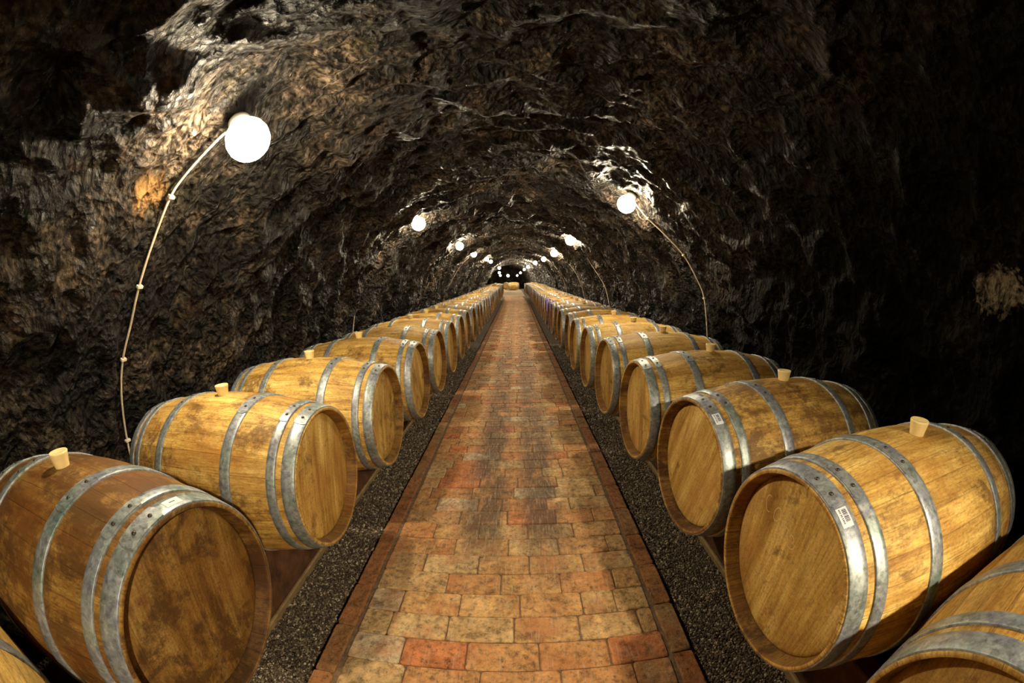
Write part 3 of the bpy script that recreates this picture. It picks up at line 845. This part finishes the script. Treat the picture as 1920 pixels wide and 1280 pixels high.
# stickers and chalk on the barrels -------------------------------------------------
def on_hoop(u, ang, du, da, sg, lift):
    """point on the head hoop's outside, in barrel-centred coordinates (u from the path end)"""
    uu = u + du; R_ = RAD(uu) + .0028 + lift; aa = ang + da / R_
    return (sg * (uu - LEN / 2), R_ * math.cos(aa), R_ * math.sin(aa))
def sticker(bar, sg, u, ang, wu, wa, mat, bars, label):
    """wu: size along the barrel axis, wa: size round the hoop"""
    V = []; F = []; n = 8
    for i in range(n + 1):
        for l in (0, 1):
            V.append(on_hoop(u, ang, (-.5 + l) * wu, (i / n - .5) * wa, sg, .0008))
    for i in range(n): F.append((2 * i, 2 * i + 1, 2 * i + 3, 2 * i + 2))
    n0 = len(V)
    for i in range(n + 1):
        for l in (0, 1):
            V.append(on_hoop(u, ang, (-.5 + l) * wu, (i / n - .5) * wa, sg, .0001))
    for i in range(n): F.append((n0 + 2 * i + 2, n0 + 2 * i + 3, n0 + 2 * i + 1, n0 + 2 * i))
    for i in range(n): F.append((2 * i, 2 * i + 2, n0 + 2 * i + 2, n0 + 2 * i)); F.append((2 * i + 3, 2 * i + 1, n0 + 2 * i + 1, n0 + 2 * i + 3))
    F.append((0, n0, n0 + 1, 1)); F.append((2 * n, 2 * n + 1, n0 + 2 * n + 1, n0 + 2 * n))
    st = center(mesh_ob('label_sticker', V, F, mat, bar, False)); st['label'] = label
    V = []; F = []
    for (u0, u1, a0, a1) in bars:
        b0 = len(V)
        for (a_, b_) in ((u0, a0), (u1, a0), (u1, a1), (u0, a1)): V.append(on_hoop(u, ang, a_ * wu, b_ * wa, sg, .0012))
        F.append((b0, b0 + 1, b0 + 2, b0 + 3))
    mesh_ob('printed_marks', V, F, M['ink'], st, False)
bars = []
random.seed(21)
a = -.40
while a < .28:
    wd_ = random.choice([.02, .035, .05]); bars.append((-.05, .36, a, min(a + wd_, .3))); a += wd_ + random.choice([.015, .025, .035])
a = -.42
while a < .36:
    bars.append((-.30, -.17, a, a + .045)); a += random.choice([.07, .08, .11])
for kk in (1, 2):
    sticker(B[(1, kk)], 1, .026, math.pi / 2 + .51, .029, .050, M['paper_grey'], bars, 'small silver-white barcode sticker')
sticker(B[(-1, 1)], -1, .026, math.pi / 2 - .17, .026, .052, M['paper'], [(-.06, .06, -.18, .20)], 'small white paper label with a dark line')

def strokes(par, name, lines, wdt, sg, label):
    V = []; F = []
    for ln in lines:
        for i in range(len(ln) - 1):
            p0 = Vector((0, *ln[i])); p1 = Vector((0, *ln[i + 1])); d = (p1 - p0)
            if d.length < 1e-6: continue
            d.normalize(); nrm = Vector((0, -d.z, d.y)) * wdt / 2; p0 -= d * wdt * .2; p1 += d * wdt * .2
            b0 = len(V)
            for q in (p0 + nrm, p0 - nrm, p1 - nrm, p1 + nrm): V.append((sg * (.0392 - LEN / 2), q.y, q.z))
            F.append((b0, b0 + 1, b0 + 2, b0 + 3) if sg < 0 else (b0 + 3, b0 + 2, b0 + 1, b0))
    o = center(mesh_ob(name, V, F, M['chalk'], par, False)); o['label'] = label
def arc(cx, cy, rx, ry, a0, a1, n=12, tilt=0):
    out = []
    for i in range(n + 1):
        a = math.radians(a0 + (a1 - a0) * i / n); x = rx * math.cos(a); y = ry * math.sin(a)
        out.append((cx + x * math.cos(tilt) - y * math.sin(tilt), cy + x * math.sin(tilt) + y * math.cos(tilt)))
    return out
# right-row head: local Y points away from the camera, so a reader sees +Y on the left
def rd(pts): return [(-x, z) for x, z in pts]
chalk = [rd(arc(-.145, .128, .016, .026, 60, 290, 12, .2)), rd(arc(-.098, .118, .014, .023, 0, 360, 16, -.2)),
         rd([(-.070, .085), (-.068, .115), (-.058, .118), (-.052, .092)]), rd([(-.052, .092), (-.044, .108), (-.036, .106), (-.032, .080)]),
         rd(arc(-.012, .090, .011, .011, 150, -60, 10)), rd(arc(-.010, .078, .018, .016, 190, 370, 10))]
strokes(B[(1, 1)], 'chalk_writing', chalk, .0026, 1, 'faint chalk figures scrawled on the head')

# two barrels lying beyond the end of the path
random.seed(5)
for (x, y, z, rz, sg, tone, lab) in ((.05 - .28, 33.4, .36, math.radians(4), 1, 1.15, 'pale oak barrel lying crosswise beyond the far end of the path'),
                                  (-.90, 35.0, .36, math.radians(92), 1, .7, 'small dim barrel seen end-on beside the pale crosswise one, far end')):
    pr = protos[(sg, False)]; r = dup(pr[0], pr[1])
    r.location = (x + .0, y, zo(y) - .0); r.rotation_euler = (0, 0, rz)
    for c1 in children(r): c1.color = (tone, .1, random.random(), 1)
    tag(r, lab, 'barrel')

# ------------------------------------------------------------------ lamps
def lamp_parts(root, d, hood=False, R_=.085):
    """d: direction the lamp faces (unit Vector); origin = back plate centre"""
    q = Vector((1, 0, 0)).rotation_difference(d)
    def put(nm, prof_, mat, seg_=28):
        V, F = lathe(prof_, seg_); V = [tuple(q @ Vector(v)) for v in V]
        return mesh_ob(nm, V, F, mat, root, True)
    if hood:
        put('back_plate', [(0, .0001), (0, R_ * 1.25), (.16, R_ * 1.5), (.16, R_ * 1.46), (.01, R_ * 1.2), (.01, .0001)], M['plate'])  # plate with an unseen hood, added to keep light off the right wall
        put('glass_disc', [(.012, R_ * .45), (.03, R_ * .45), (.05, R_ * .36), (.055, .0001)], M['glow_strong'], 20)
        return
    put('back_plate', [(-.045, .0001), (-.045, R_ * .50), (-.034, R_ * .55), (.004, R_ * .50), (.008, .0001)], M['plate'])
    c0 = .004 + R_ * .86
    put('glass_globe', [(c0 - R_ * .84, .0001)] + [(c0 - R_ * math.cos(a_), R_ * math.sin(a_)) for a_ in np.linspace(.54, math.pi - .3, 8)] + [(c0 + R_ * .99, .0001)], M['globe'], 20)
    rb = .024 * R_ / .085
    put('bulb', [(c0 - rb, .0001)] + [(c0 - rb * math.cos(a_), rb * math.sin(a_)) for a_ in np.linspace(.5, math.pi - .5, 6)] + [(c0 + rb, .0001)], M['bulb'], 12)
for sg, pos, lab, sc in LAMPS:
    x, y, z = lamp_pos(pos)
    d = (Vector((-sg * .55, -.12, -.80)) if y > 0 else Vector((-.52, .42, -.70))).normalized()
    r = empty('bulkhead_lamp', Vector((x, y, z)) - d * .07)
    tag(r, lab, 'lamp', 'bulkhead lamps along the vault')
    lamp_parts(r, d, y < 0, .085 * sc)

# ------------------------------------------------------------------ cables
def tube(pts, r, n=6):
    V = []; F = []
    for i, p in enumerate(pts):
        p = Vector(p); a = Vector(pts[max(0, i - 1)]); b = Vector(pts[min(len(pts) - 1, i + 1)])
        t = (b - a).normalized(); u = t.cross(Vector((0, 1, 0))).normalized(); v = t.cross(u)
        for k in range(n):
            an = 2 * math.pi * k / n; V.append(tuple(p + u * (r * math.cos(an)) + v * (r * math.sin(an))))
    for i in range(len(pts) - 1):
        for k in range(n): F.append((i * n + k, i * n + (k + 1) % n, (i + 1) * n + (k + 1) % n, (i + 1) * n + k))
    return V, F
def catmull(P_, n=6):
    P_ = [P_[0]] + list(P_) + [P_[-1]]; out = []
    for i in range(1, len(P_) - 2):
        p0, p1, p2, p3 = map(Vector, P_[i - 1:i + 3])
        for k in range(n):
            t = k / n; out.append(.5 * ((2 * p1) + (p2 - p0) * t + (2 * p0 - 5 * p1 + 4 * p2 - p3) * t * t + (-p0 + 3 * p1 - 3 * p2 + p3) * t ** 3))
    out.append(Vector(P_[-2])); return [tuple(o) for o in out]
CL = {(-1, 1.26): 'pale electric cable clipped down the left wall from the nearest lamp', (1, 3.79): 'pale electric cable clipped down the right wall from its nearest lamp',
      (-1, 4.55): 'thin electric cable down the left wall from the second lamp', (1, 8.59): 'thin electric cable down the right wall from the second lamp',
      (-1, 8.1): 'thin electric cable down the left wall from the third lamp', (-1, 11.0): 'thin electric cable down the left wall from the fourth lamp',
      (1, 11.9): 'thin electric cable down the right wall from the third lamp', (1, 16.2): 'thin electric cable down the right wall from the fourth lamp'}
for key in CABLES:
    sg, y = key
    if key in CP:
        pts, cl = CP[key]; pts = [(x, y + random.uniform(-.008, .008), z + (0 if y > 5 else zo(y) * 0)) for x, z in pts]
    else:
        L_ = 1.42 if sg < 0 else 1.40
        ts = np.linspace(L_, (S_MID if sg < 0 else cum[-1] - S_MID) - .12, 8) * sg
        pp = vault_point(ts, np.full(8, y), .006, False); pts = [tuple(map(float, p)) for p in pp]; cl = [2, 4, 6]
    base = pts[-1]
    r = empty('electric_cable', base); tag(r, CL[key], 'cable', 'cables down the cellar walls')
    loc = [tuple(Vector(p) - Vector(base)) for p in pts]
    V, F = tube(catmull(loc), .0062 if y < 3 else .0075)
    mesh_ob('wire', V, F, M['cable'], r)
    for i in cl:
        p = Vector(loc[i]); t = (Vector(loc[min(i + 1, len(loc) - 1)]) - Vector(loc[i - 1])).normalized(); ou = Vector((sg * t.z * -1, 0, sg * t.x)) if False else Vector((sg, 0, .3)).normalized()
        V = []; F = []
        yv = Vector((0, 1, 0)); u = t.cross(yv).normalized()
        for (a_, b_, c_) in [(sx, sy, sz) for sx in (-1, 1) for sy in (-1, 1) for sz in (-1, 1)]:
            q = p + t * (.008 * a_) + yv * (.017 * b_ + .004) + u * (.011 * c_); V.append(tuple(q))
        F = [(0, 1, 3, 2), (4, 6, 7, 5), (0, 4, 5, 1), (2, 3, 7, 6), (0, 2, 6, 4), (1, 5, 7, 3)]
        k_ = mesh_ob('clip', V, F, M['clip'], r, False)
        bv = k_.modifiers.new('b', 'BEVEL'); bv.width = .003; bv.segments = 2
